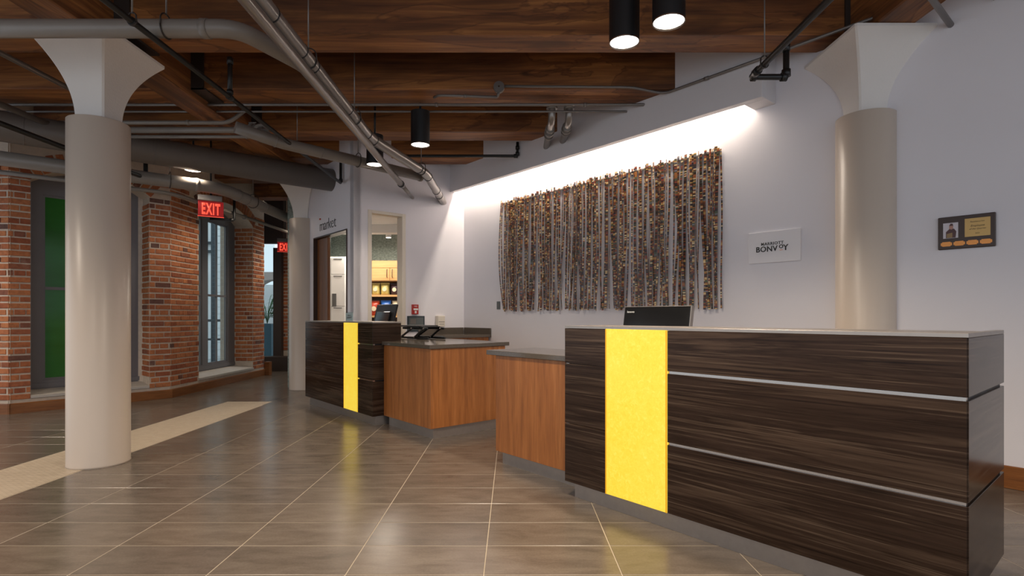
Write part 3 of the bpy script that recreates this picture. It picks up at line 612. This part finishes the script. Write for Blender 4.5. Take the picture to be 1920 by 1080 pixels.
bar((-5.30, 3.23, 1.012), (-5.30, 3.43, 1.012), .02, .02, 'black', 'cross_bar') if False else None
part('tray', B((-5.83, 3.2, 1.016), (-5.42, 3.47, 1.034), .005), 'black', ls); part('tray_tip', B((-5.42, 3.22, 1.012), (-5.34, 3.45, 1.024), .005), 'black', ls)
# ================================================================== LAMPS
def downlight(label, x, y, zl, r, h, power, group='black cylinder downlights'):
    t = thing('cylinder_downlight', label, 'downlight', (x, y, zl), group=group)
    part('housing', MB().lathe([(r, 0), (r, h)], (x, y, zl), 40, False), 'black', t)
    part('cap', MB().lathe([(r, h-.004), (r, h)], (x, y, zl), 40), 'black', t)
    part('rim', MB().lathe([(r*.93, .002), (r*1.0, -.004), (r*1.005, 0), (r*1.0, .006)], (x, y, zl), 40, False), 'chrome', t, 'thin bright rim')
    part('lens', MB().lathe([(r*.02, .004), (r*.95, .006)], (x, y, zl), 40), 'lens', t, 'glowing white lens')
    if zl+h < 3.33: part('stem', MB().tube([(x, y, zl+h), (x, y, 3.745)], .012, 10), 'black', t)
    spot((x, y, zl-.01), power, WARM, 125, .7, r*.8); return t
downlight('left and lower of the two large black downlights at top', .722, 3.524, 2.9, .096, .62, 55)
downlight('right and higher of the two large black downlights at top', .938, 3.28, 2.9, .096, .62, 45)
downlight('black downlight hanging in front of the third timber beam', -.943, 5.638, 2.9, .096, .34, 50)
downlight('black downlight half hidden behind the diagonal pipe', -1.594, 6.375, 2.9, .096, .34, 40)
downlight('black downlight mostly hidden behind the round duct at left', -4.0, 6.88, 2.965, .096, .3, 60)
# ================================================================== EXIT SIGNS
def exit_sign(label, c, ang, w=.30, h=.20):
    x, y, z = c; t = thing('exit_sign', label, 'exit sign', (0, 0, 0), group='red lit exit signs'); t.location = c; t.rotation_euler = (0, 0, ang)
    part('panel', B((-w/2, -.008, 0), (w/2, .008, h), .002), 'exit_panel', t); part('frame_edge', B((-w/2-.006, -.004, -.006), (w/2+.006, .004, .0)), 'exit_letter', t)
    for i, ch in enumerate('EXIT'):
        part('letter', text_mb(ch, .205, ([-.088, -.022, .031, .080][i], -.0085, .028), (.46, 0, 0), V, .002, bold=.008), 'exit_letter', t)
    part('canopy', B((-w/2-.005, -.04, h+.004), (w/2-.02, .04, h+.075), .003), 'exit_case', t); part('stem', MB().tube([(0, 0, h+.075), (0, 0, 3.745-z)], .012, 10), 'black', t); return t
exit_sign('red exit sign hanging before the clear brick-wall window', (-4.02, 7.32, 2.47), math.radians(33))
exit_sign('distant red exit sign half hidden behind the far column', (-4.80, 11.6, 2.50), math.radians(20), .30)
# ================================================================== PIPES
def bend(pts, r, n=6):
    """round the inner corners of a polyline"""
    P = [Vector(p) for p in pts]; out = [P[0]]
    for a, b, c in zip(P, P[1:], P[2:]):
        u, v = (a-b).normalized(), (c-b).normalized(); p0, p1 = b+u*r, b+v*r
        for i in range(n+1):
            q = i/n; out.append(p0*(1-q)**2+b*2*q*(1-q)+p1*q*q)
    out.append(P[-1]); return out
def pipe(label, pts, r, m, rb=None, name='pipe', rings=(), hang=(), group=None, ringm='black', n=18, elbow=None):
    t = thing(name, label, 'duct' if name == 'round_duct' else 'pipe', pts[0], group=group)
    part('run', MB().tube(bend(pts, rb or r*3), r, n), m, t)
    P = [Vector(p) for p in pts]
    for (i, q, w, e) in rings:           # segment, fraction, width, extra radius
        d = (P[i+1]-P[i]).normalized(); c = P[i].lerp(P[i+1], q); part('coupling', MB().tube([c-d*w/2, c+d*w/2], r+e, n), ringm, t)
    for (i, q) in hang:
        c = P[i].lerp(P[i+1], q); d = (P[i+1]-P[i]).normalized(); h = t
        side = d.cross(Vector((0, 0, 1))).normalized(); ring = [c+(side*math.cos(k*math.pi/8)+Vector((0, 0, 1))*math.sin(k*math.pi/8))*(r+.006)+Vector((0, 0, .03 if 0 < k < 8 else 0)) for k in range(17)]
        g = part('clevis', MB().tube(ring, .005, 6), 'dark_metal', t); part('rod', MB().tube([c+Vector((0, 0, r+.03)), (c.x, c.y, 3.745)], .005, 8), 'conduit', g, None, t)
    return t
pipe('thick grey pipe running across the top left corner', [(-6.5, 3.6, 3.03), (-1.80, 3.6, 3.03), (-1.5, 4.05, 2.98), (-1.44, 4.5, 2.93)], .058, 'pipe_grey', .12, rings=[(0, .955, .05, .004), (1, .9, .02, .004)], hang=[(0, .9)], ringm='pipe_grey')
pipe('long slim galvanised pipe running diagonally back into white wall', [(-1.42, -2, 2.83), (-1.42, 7.1, 2.83)], .036, 'pipe_steel', rings=[(0, .99, .03, .008)])
pipe('thin end of the slim pipe going into the market wall', [(-1.42, 7.1, 2.83), (-1.42, 7.90, 2.83)], .024, 'pipe_steel', rings=[(0, .02, .05, .008)])
pipe('long thick galvanised pipe beside the slim diagonal pipe, with black rings', [(-1.43, -2, 2.935), (-1.43, 5.5, 2.935), (-1.06, 6.75, 2.90), (-1.03, 8.2, 2.84)], .053, 'pipe_steel', .14, rings=[(0, .70, .012, .003), (0, .76, .012, .003), (0, .79, .012, .003), (0, .90, .012, .003), (0, .985, .012, .004), (1, .06, .012, .004), (1, .85, .012, .004), (2, .10, .012, .004), (2, .55, .012, .004), (2, .72, .012, .004)], hang=[(0, .62), (0, .78), (0, .93), (1, .9)])
pipe('grey pipe parallel to the market wall behind the diagonal pipes', [(-2.75, 5.45, 3.02), (-2.42, 5.72, 2.95), (-1.16, 7.03, 2.93)], .06, 'pipe_grey', .12, rings=[(0, .9, .012, .003), (1, .25, .012, .003), (1, .99, .03, .006)], hang=[(1, .5)], ringm='pipe_grey')
E_ = SW(-7.607, 3.089, 3.072); S_ = SW(-7.607, -3.2, 3.072)
pipe('big dark grey round air duct entering the wall over the market', [tuple(S_), tuple(E_)], .155, 'duct', name='round_duct', rings=[(0, q, .006, .0025) for q in (.30, .36, .42, .48, .54, .60, .66, .77)], ringm='duct', n=32)
p0 = SW(-7.87, -1.2, 2.8); p1 = SW(-7.87, 1.74, 2.8)
pipe('thick grey pipe under the duct, bending along the brick wall', [tuple(p0), tuple(p1), (-3.80, 9.3, 2.8), (-3.82, 11.95, 2.8)], .078, 'pipe_grey', .3, rings=[(0, .9, .04, .006), (1, .18, .03, .006), (1, .3, .03, .006), (1, .55, .03, .006)], hang=[(0, .8), (1, .4)], ringm='pipe_grey')
q0 = SW(-8.32, -.6, 2.74); q1 = SW(-8.32, 1.25, 2.74)
pipe('thinner grey pipe hugging the top of the brick wall', [tuple(q0), tuple(q1), (-4.3, 9.3, 2.74), (-4.25, 11.95, 2.74)], .026, 'pipe_grey', .25, rings=[(1, .5, .04, .012), (1, .8, .04, .012)], ringm='pipe_steel')
pipe('black sprinkler pipe running back from the top left, ending at market wall', [(-2.33, -2, 2.95), (-2.33, 7.46, 2.95), (-2.33, 7.46, 3.3)], .019, 'black_pipe', .03, rings=[(0, .567, .03, .006), (0, .69, .05, .007), (1, .1, .04, .007)], hang=[(0, .567), (0, .84)], ringm='black_pipe')
pipe('short black upright sprinkler riser above the left black pipe', [(-2.33, 4.53, 2.96), (-2.33, 4.53, 3.28)], .019, 'black_pipe', rings=[(0, .9, .05, .006), (0, .1, .03, .007)], ringm='black_pipe')
pipe('black sprinkler pipe at far left passing behind the column', [(-4.38, -1, 2.80), (-4.41, 6.6, 2.80), (-4.41, 6.6, 3.1)], .024, 'black_pipe', .03, rings=[(0, .995, .05, .008), (1, .1, .05, .008)], ringm='black_pipe')
pipe('black sprinkler pipe with square return bend before the soffit', [(1.79, -2, 2.93), (1.79, 4.10, 2.93), (2.05, 4.10, 2.93), (2.05, 4.10, 3.17)], .022, 'black_pipe', .02, rings=[(0, .985, .06, .008), (1, .06, .03, .010), (1, .93, .04, .010), (2, .12, .05, .010), (2, .92, .06, .006)], hang=[(0, .965)], ringm='black_pipe')
pipe('horizontal black pipe with upturned elbow below fourth beam', [(-1.4, 7.0, 3.185), (.07, 7.0, 3.185), (.07, 7.0, 3.36)], .018, 'black_pipe', .02, rings=[(0, .985, .05, .008), (1, .15, .04, .008), (1, .6, .04, .008)], ringm='black_pipe')
pipe('black sprinkler arm over the clear brick-wall window', [(-4.6, 8.35, 2.62), (-4.28, 8.45, 2.62), (-4.28, 8.45, 2.95)], .02, 'black_pipe', .03, rings=[(0, .9, .05, .007)], ringm='black_pipe')
for y, z, lb, xe in [(5.56, 3.285, 'upper of two grey conduits crossing under second beam', 1.36), (5.72, 3.275, 'lower of two grey conduits crossing under second beam', 1.2)]:
    pipe(lb, [(-7.5, y, z), (xe, y, z), (xe+.07, y+.05, z-.02)], .0145 if y < 5.6 else .011, 'conduit', .03, rings=[(0, .49, .03, .006), (0, .76, .03, .006), (0, .93, .03, .006)], ringm='conduit', group='thin grey conduits')
jb = thing('junction_box', 'round grey junction box on the second timber beam', 'junction box', (-.12, 5.26, 3.33)); part('box', MB().tube([(-.125, 5.235, 3.335), (-.125, 5.28, 3.335)], .052, 24), 'conduit', jb); part('cover_screw', MB().tube([(-.125, 5.230, 3.335), (-.125, 5.236, 3.335)], .008, 8), 'chrome', jb); part('connector', MB().tube([(-.125, 5.255, 3.29), (-.14, 5.255, 3.245)], .014, 10), 'conduit', jb)
pipe('grey conduit from the junction box along the soffit to the right column', [(-.07, 5.255, 3.345), (1.15, 5.255, 3.335), tuple(SW(-3.12, 4.59, 3.31)), tuple(SW(-.6, 4.58, 3.31))], .0125, 'conduit', .08, rings=[(2, .18, .04, .005), (2, .46, .04, .005)], ringm='conduit')
pipe('short grey conduit left of the junction box', [(-.14, 5.25, 3.24), (-.70, 5.25, 3.255), (-.76, 5.36, 3.28)], .0125, 'conduit', .04, rings=[(0, .55, .03, .004)], ringm='conduit')
for X, lb in [(.418, 'left one of two grooved steel pipe stubs entering the soffit'), (.60, 'right one of two grooved steel pipe stubs entering the soffit')]:
    ye = (4.613-.7627*X)/.6468+.03
    pipe(lb, [(X, 5.75, 3.5), (X, 5.75, 3.2), (X, ye, 3.2)], .038, 'pipe_steel', .08, rings=[(1, .30, .02, .014), (1, .42, .035, .018), (1, .55, .02, .014), (0, .6, .02, .02)], ringm='pipe_steel', group='paired pipe stubs')
pipe('lone grey pipe entering the white wall at upper right', [tuple(SW(-.95, 3.9, 3.2)), tuple(SW(-.95, 4.9, 3.2))], .02, 'conduit')
pipe('grey conduit bend on the white wall at top right corner', [tuple(SW(-.72, 4.84, 3.27)), tuple(SW(-.66, 4.84, 3.30)), tuple(SW(-.4, 4.84, 3.7))], .012, 'conduit', .03)
for i, (y, z, r, xa, xb, lb) in enumerate([(5.92, 3.23, .022, -7.5, -3.05, 'grey pipe bending up between column and pipe cluster'), (5.98, 3.17, .033, -4.2, -2.83, 'grey pipe running right into the grooved elbow cluster'), (6.05, 3.12, .018, -4.2, -2.78, 'lower thin grey pipe under the grooved elbow cluster')]):
    pts = [(xa, y, z), (xb, y, z)] + ([(xb+.22, y, z+.18)] if i == 0 else [(xb+.09, y, z)])
    pipe(lb, pts, r, 'pipe_grey', .09, rings=[(0, .9, .03, .006)], ringm='pipe_grey', group='grey pipes behind the left column')
gc = thing('grooved_elbow', 'bolted grooved pipe elbow at the end of the grey pipes', 'pipe', (-2.74, 5.9, 3.15))
part('elbow', MB().tube(bend([(-2.86, 5.98, 3.17), (-2.70, 5.96, 3.17), (-2.66, 5.80, 3.08), (-2.52, 5.66, 2.97)], .07), .055, 16), 'pipe_grey', gc)
for c, d in [((-2.83, 5.98, 3.17), (1, 0, 0)), ((-2.68, 5.86, 3.12), (.3, -.8, -.5)), ((-2.60, 5.74, 3.03), (.5, -.5, -.4))]:
    c, d = Vector(c), Vector(d).normalized(); part('coupling', MB().tube([c-d*.018, c+d*.018], .075, 16), 'pipe_grey', gc); part('bolt', MB().tube([c+Vector((0, 0, .08))-d*.04, c+Vector((0, 0, .08))+d*.04], .008, 8), 'steel', gc)
pipe('thin grey conduit at the top left corner behind the capital', [(-4.0, 2.5, 3.2), (-4.0, 5.5, 3.2)], .022, 'conduit', group='conduits in the upper left corner')
pipe('second thin grey conduit at the upper left behind the capital', [(-4.85, 3.0, 3.15), (-4.85, 6.2, 3.15)], .03, 'conduit', group='conduits in the upper left corner')
# ================================================================== MARKET INTERIOR
cb = thing('wall_cabinet', 'honey oak double-door cabinet above the snack shelves', 'cabinet', (-2.2, 10.2, 1.775))
part('carcass', B((-2.75, 10.02, 1.775), (-1.7, 10.49, 2.14)), 'oak', cb); part('crown', B((-2.76, 10.0, 2.02), (-1.69, 10.02, 2.15), .003), 'oak', cb)
for a, b_ in [(-2.73, -2.232), (-2.226, -1.72)]:
    d = part('door', B((a, 10.0, 1.785), (b_, 10.019, 2.015), .004), 'oak', cb); hx = b_-.045 if a < -2.5 else a+.045
    part('handle', MB().tube([(hx, 9.999, 1.845), (hx, 9.972, 1.85), (hx, 9.972, 1.985), (hx, 9.999, 1.99)], .006, 8), 'black', d, 'black bar handle', cb)
sh = thing('snack_shelf', 'oak open snack shelves seen through the pass-through', 'shelf', (-2.2, 10.2, 0))
for z in (1.53, 1.15, .8): part('shelf_board', B((-2.75, 10.05, z-.035), (-1.7, 10.48, z)), 'oak', sh)
part('back', B((-2.75, 10.48, 0), (-1.7, 10.498, 1.77)), 'walnut', sh); part('side', B((-2.77, 10.05, 0), (-2.75, 10.49, 1.77)), 'oak', sh); part('side', B((-1.7, 10.05, 0), (-1.68, 10.49, 1.77)), 'oak', sh)
def bag(label, x, z, w, h, m, m2, group='snack bags on the oak shelves', y=10.14):
    t = thing('snack_bag', label, 'snack bag', (x, y, z), group=group); b = MB(); N = 8; rings = []
    for i in range(N+1):
        q = i/N; dep = .012+.05*math.sin(math.pi*min(1, q*1.02))**.7; ww = w/2*(1-.05*math.sin(math.pi*q)); rings.append([b.bm.verts.new((x+ww*cx, y+dep*cy, z+h*q)) for cx, cy in [(1, 0), (.6, .8), (0, 1), (-.6, .8), (-1, 0), (-.6, -.8), (0, -1), (.6, -.8)]])
    for a, c in zip(rings, rings[1:]):
        for k in range(8): f = b.bm.faces.new([a[k], a[(k+1) % 8], c[(k+1) % 8], c[k]]); f.smooth = True
    b.bm.faces.new(rings[0][::-1]); b.bm.faces.new(rings[-1]); part('pouch', b, m, t)
    part('printed_disc', MB().lathe([(w*.24, 0), (.001, .001)], (0, 0, 0), 16, False), m2, t)
    o = t.children[-1]; 
    for v in o.data.vertices: w_ = v.co+BASE[t]; v.co = Vector((w_.x, -.064-w_.z, w_.y+h*.5))
    part('top_seal', B((x-w/2*.97, y-.006, z+h), (x+w/2*.97, y+.006, z+h*1.09)), m, t); return t
bag('left pale yellow snack bag on the upper shelf', -2.515, 1.53, .155, .20, 'bag_y', 'bag_w'); bag('middle pale yellow snack bag on the upper shelf', -2.345, 1.53, .165, .205, 'bag_y', 'bag_w'); bag('dark purple snack bag on the upper shelf', -2.165, 1.53, .16, .19, 'bag_k', 'bag_w'); bag('small orange-red snack bag at upper shelf end', -2.04, 1.53, .09, .12, 'bag_r', 'bag_w')
bag('red snack bag on the middle shelf behind the screen', -2.54, 1.15, .19, .25, 'bag_r', 'bag_w'); bag('blue snack bag on the middle shelf behind the screen', -2.33, 1.15, .19, .255, 'bag_b', 'bag_w'); bag('cream snack bag on the middle shelf behind the screen', -2.12, 1.15, .19, .25, 'bag_w', 'bag_k')
bag('blue snack bag on the lowest shelf', -2.52, .8, .15, .22, 'bag_b', 'bag_w')
cl = thing('track_spotlight', 'small white ceiling spotlight inside the market', 'spotlight', (-2.23, 9.9, 2.55)); part('body', MB().lathe([(.05, 0), (.05, .13)], (-2.23, 9.9, 2.555), 20), 'ceil_white', cl); part('lens', MB().lathe([(.002, -.002), (.045, -.001)], (-2.23, 9.9, 2.555), 20, False), 'lens', cl); part('mount', B((-2.28, 9.87, 2.683), (-2.18, 9.93, 2.70)), 'ceil_white', cl)
fr = thing('white_cabinet', 'tall white cabinet inside the market doorway', 'cabinet', (-3.1, 9.3, 0))
part('carcass', B((-3.44, 9.32, 0), (-2.83, 9.9, 2.15)), 'white', fr)
for a, b_ in [(-3.43, -3.075), (-3.07, -2.84)]:
    for z0, z1 in [(.05, .66), (.67, 1.30), (1.31, 1.84), (1.85, 2.13)]:
        d = part('door', B((a, 9.30, z0), (b_, 9.319, z1), .003), 'white', fr); part('pull', B(((a+b_)/2-.07, 9.29, z1-.03), ((a+b_)/2+.07, 9.299, z1-.018)), 'grey_line', d, None, fr)
part('sticker', B((-3.28, 9.292, 1.33), (-3.12, 9.299, 1.52)), 'slate', fr, 'dark grey sticker'); part('sticker', B((-3.05, 9.292, 1.30), (-2.98, 9.299, 1.52)), 'grey_line', fr, 'black printed sticker')
# ================================================================== FAR END OF THE CORRIDOR AND OUTDOORS
fd = thing('door_2', 'glazed door to the outside at the far end of the corridor', None, (-5.4, 12.0, 0), kind='structure')
part('post', B((-5.185, 11.9, 0), (-5.01, 12.1, 2.62)), 'brown_post', fd); part('pane', B((-5.56, 11.98, .1), (-5.19, 11.995, 2.70)), 'glass', fd); part('head', B((-5.62, 11.93, 2.72), (-5.0, 12.07, 3.7)), 'brown_post', fd); part('post', B((-5.62, 11.93, 0), (-5.56, 12.07, 2.72)), 'brown_post', fd); part('bottom_rail', B((-5.56, 11.95, 0), (-5.19, 12.02, .1)), 'brown_post', fd)
wf = brick_wall('wall_end', 'distant brick wall behind the far column', Vector((-5.01, 12.0, 0)), uL, nL, 2.2, None, .3, ZD); lay(wf, Vector((-5.01, 12.0, 0))+nL*RX, uL, nL, 0, .36, .33, 2.9)
single('low_wall', B((-5.28, 11.3, 0), (-4.2, 11.55, .30), .006), 'brown_post', 'low dark brown box at the far corridor end', 'bench', (-4.7, 11.4, 0))
single('corner_post', B((-4.755, 10.52, 0), (-4.66, 10.64, .26), .004), 'base_wood', 'short wooden end post of the baseboard by the far door', 'post', (-4.7, 10.58, 0))
single('wall_outer', MB().prism([(-5.30, 10.5), (-5.37, 10.5), (-5.66, 12.0), (-5.59, 12.0)], 0, ZD), 'plaster', kind='structure')['label'] = 'side wall by the far door'
single('ground_outside', B((-30, 6.9, -.12), (-5.7, 12.1, -.07)), 'concrete', kind='structure')['label'] = 'paving outside the windows'
single('ground_outside_far', B((-30, 12.1, -.12), (12, 40, -.07)), 'concrete', kind='structure')['label'] = 'paving outside the far door'
pl = thing('potted_palm', 'potted palm in a tall blue-grey planter outside the far door', 'plant', (-5.72, 12.8, -.02))
part('planter', MB().box((-5.88, 12.65, -.02), (-5.56, 12.97, .96), .01), 'planter', pl); part('soil', B((-5.86, 12.67, .93), (-5.58, 12.95, .965)), 'walnut', pl)
rl = random.Random(5)
for i in range(16):
    a = rl.uniform(0, 6.28); L = rl.uniform(.5, 1.0); lean = rl.uniform(.15, .5); b = MB(); pts = []
    for k in range(8):
        q = k/7; pts.append(Vector((-5.72+math.cos(a)*lean*q**1.4, 12.81+math.sin(a)*lean*q**1.4, .96+L*(q-.28*q**3))))
    b.tube(pts, .006, 5)
    for k in range(2, 8):
        p = pts[k]; side = Vector((-math.sin(a), math.cos(a), 0))
        for sg_ in (-1, 1):
            t_ = p+side*sg_*.14*(1.1-k/9)+Vector((math.cos(a), math.sin(a), -.5))*.07; b.extr([(0, 0), (.5, .09), (1, 0), (.5, -.09)], p, t_-p, Vector((math.cos(a), math.sin(a), .2))*.16, (0, 0, .002))
    part('frond', b, 'leaf', pl)
fb = thing('pale_building', 'pale building with arched openings beyond the far door', 'building', (-8.5, 22, 0))
aw = MB(); 
for k in range(6): 
    x = -16+k*2.4; aw.box((x, 22, -.07), (x+.7, 22.6, 2.9)); R = .85
    aw.extr([(x+.7, 2.9)]+[(x+1.55-R*math.cos(j*math.pi/10), 1.75+R*math.sin(j*math.pi/10)) for j in range(11)]+[(x+2.4, 2.9)], (0, 22, 0), (1, 0, 0), (0, 0, 1), (0, .6, 0))
part('arcade', aw, 'facade_pink', fb); part('back_wall', B((-16, 24, -.07), (-1, 24.2, 2.5)), 'facade', fb)
eb = thing('glass_building', 'white panelled building seen through the clear window', 'building', (-9, 15, 0))
part('wall', B((-14, 15.5, -.07), (-7.7, 15.7, 7)), 'facade', eb)
for i in range(3):
    x = -12.6+i*1.6; 
    for z0, z1 in [(.2, 1.2), (1.5, 2.3), (2.8, 4.4)]:
        w_ = part('window_frame', B((x-.05, 15.44, z0-.05), (x+.75, 15.5, z1+.05)), 'slate', eb); part('pane', B((x, 15.42, z0), (x+.7, 15.44, z1)), 'grey_plate', w_, None, eb)
single('slate_post', B((-7.36, 13.4, -.07), (-7.27, 13.5, 4.2)), 'slate', 'dark post standing outside the clear window', 'post', (-7.31, 13.45, -.07))
for z in (2.92, 3.16): part('ledge', B((-9.2, 15.4, z), (-8.43, 15.5, z+.07)), 'slate', eb)
for k in range(26): part('cladding_course', B((-8.40, 15.47, k*.2), (-7.7, 15.5, k*.2+.185)), 'facade', eb)
rg = thing('railing', 'dark railing outside the clear window', 'railing', (-8.4, 13.2, 0)); part('rail', B((-9.6, 13.2, 1.0), (-7.0, 13.25, 1.06)), 'slate', rg); part('rail', B((-9.6, 13.2, .55), (-7.0, 13.25, .6)), 'slate', rg)
for i in range(14): part('baluster', B((-9.55+i*.195, 13.21, -.07), (-9.53+i*.195, 13.23, 1.0)), 'slate', rg)
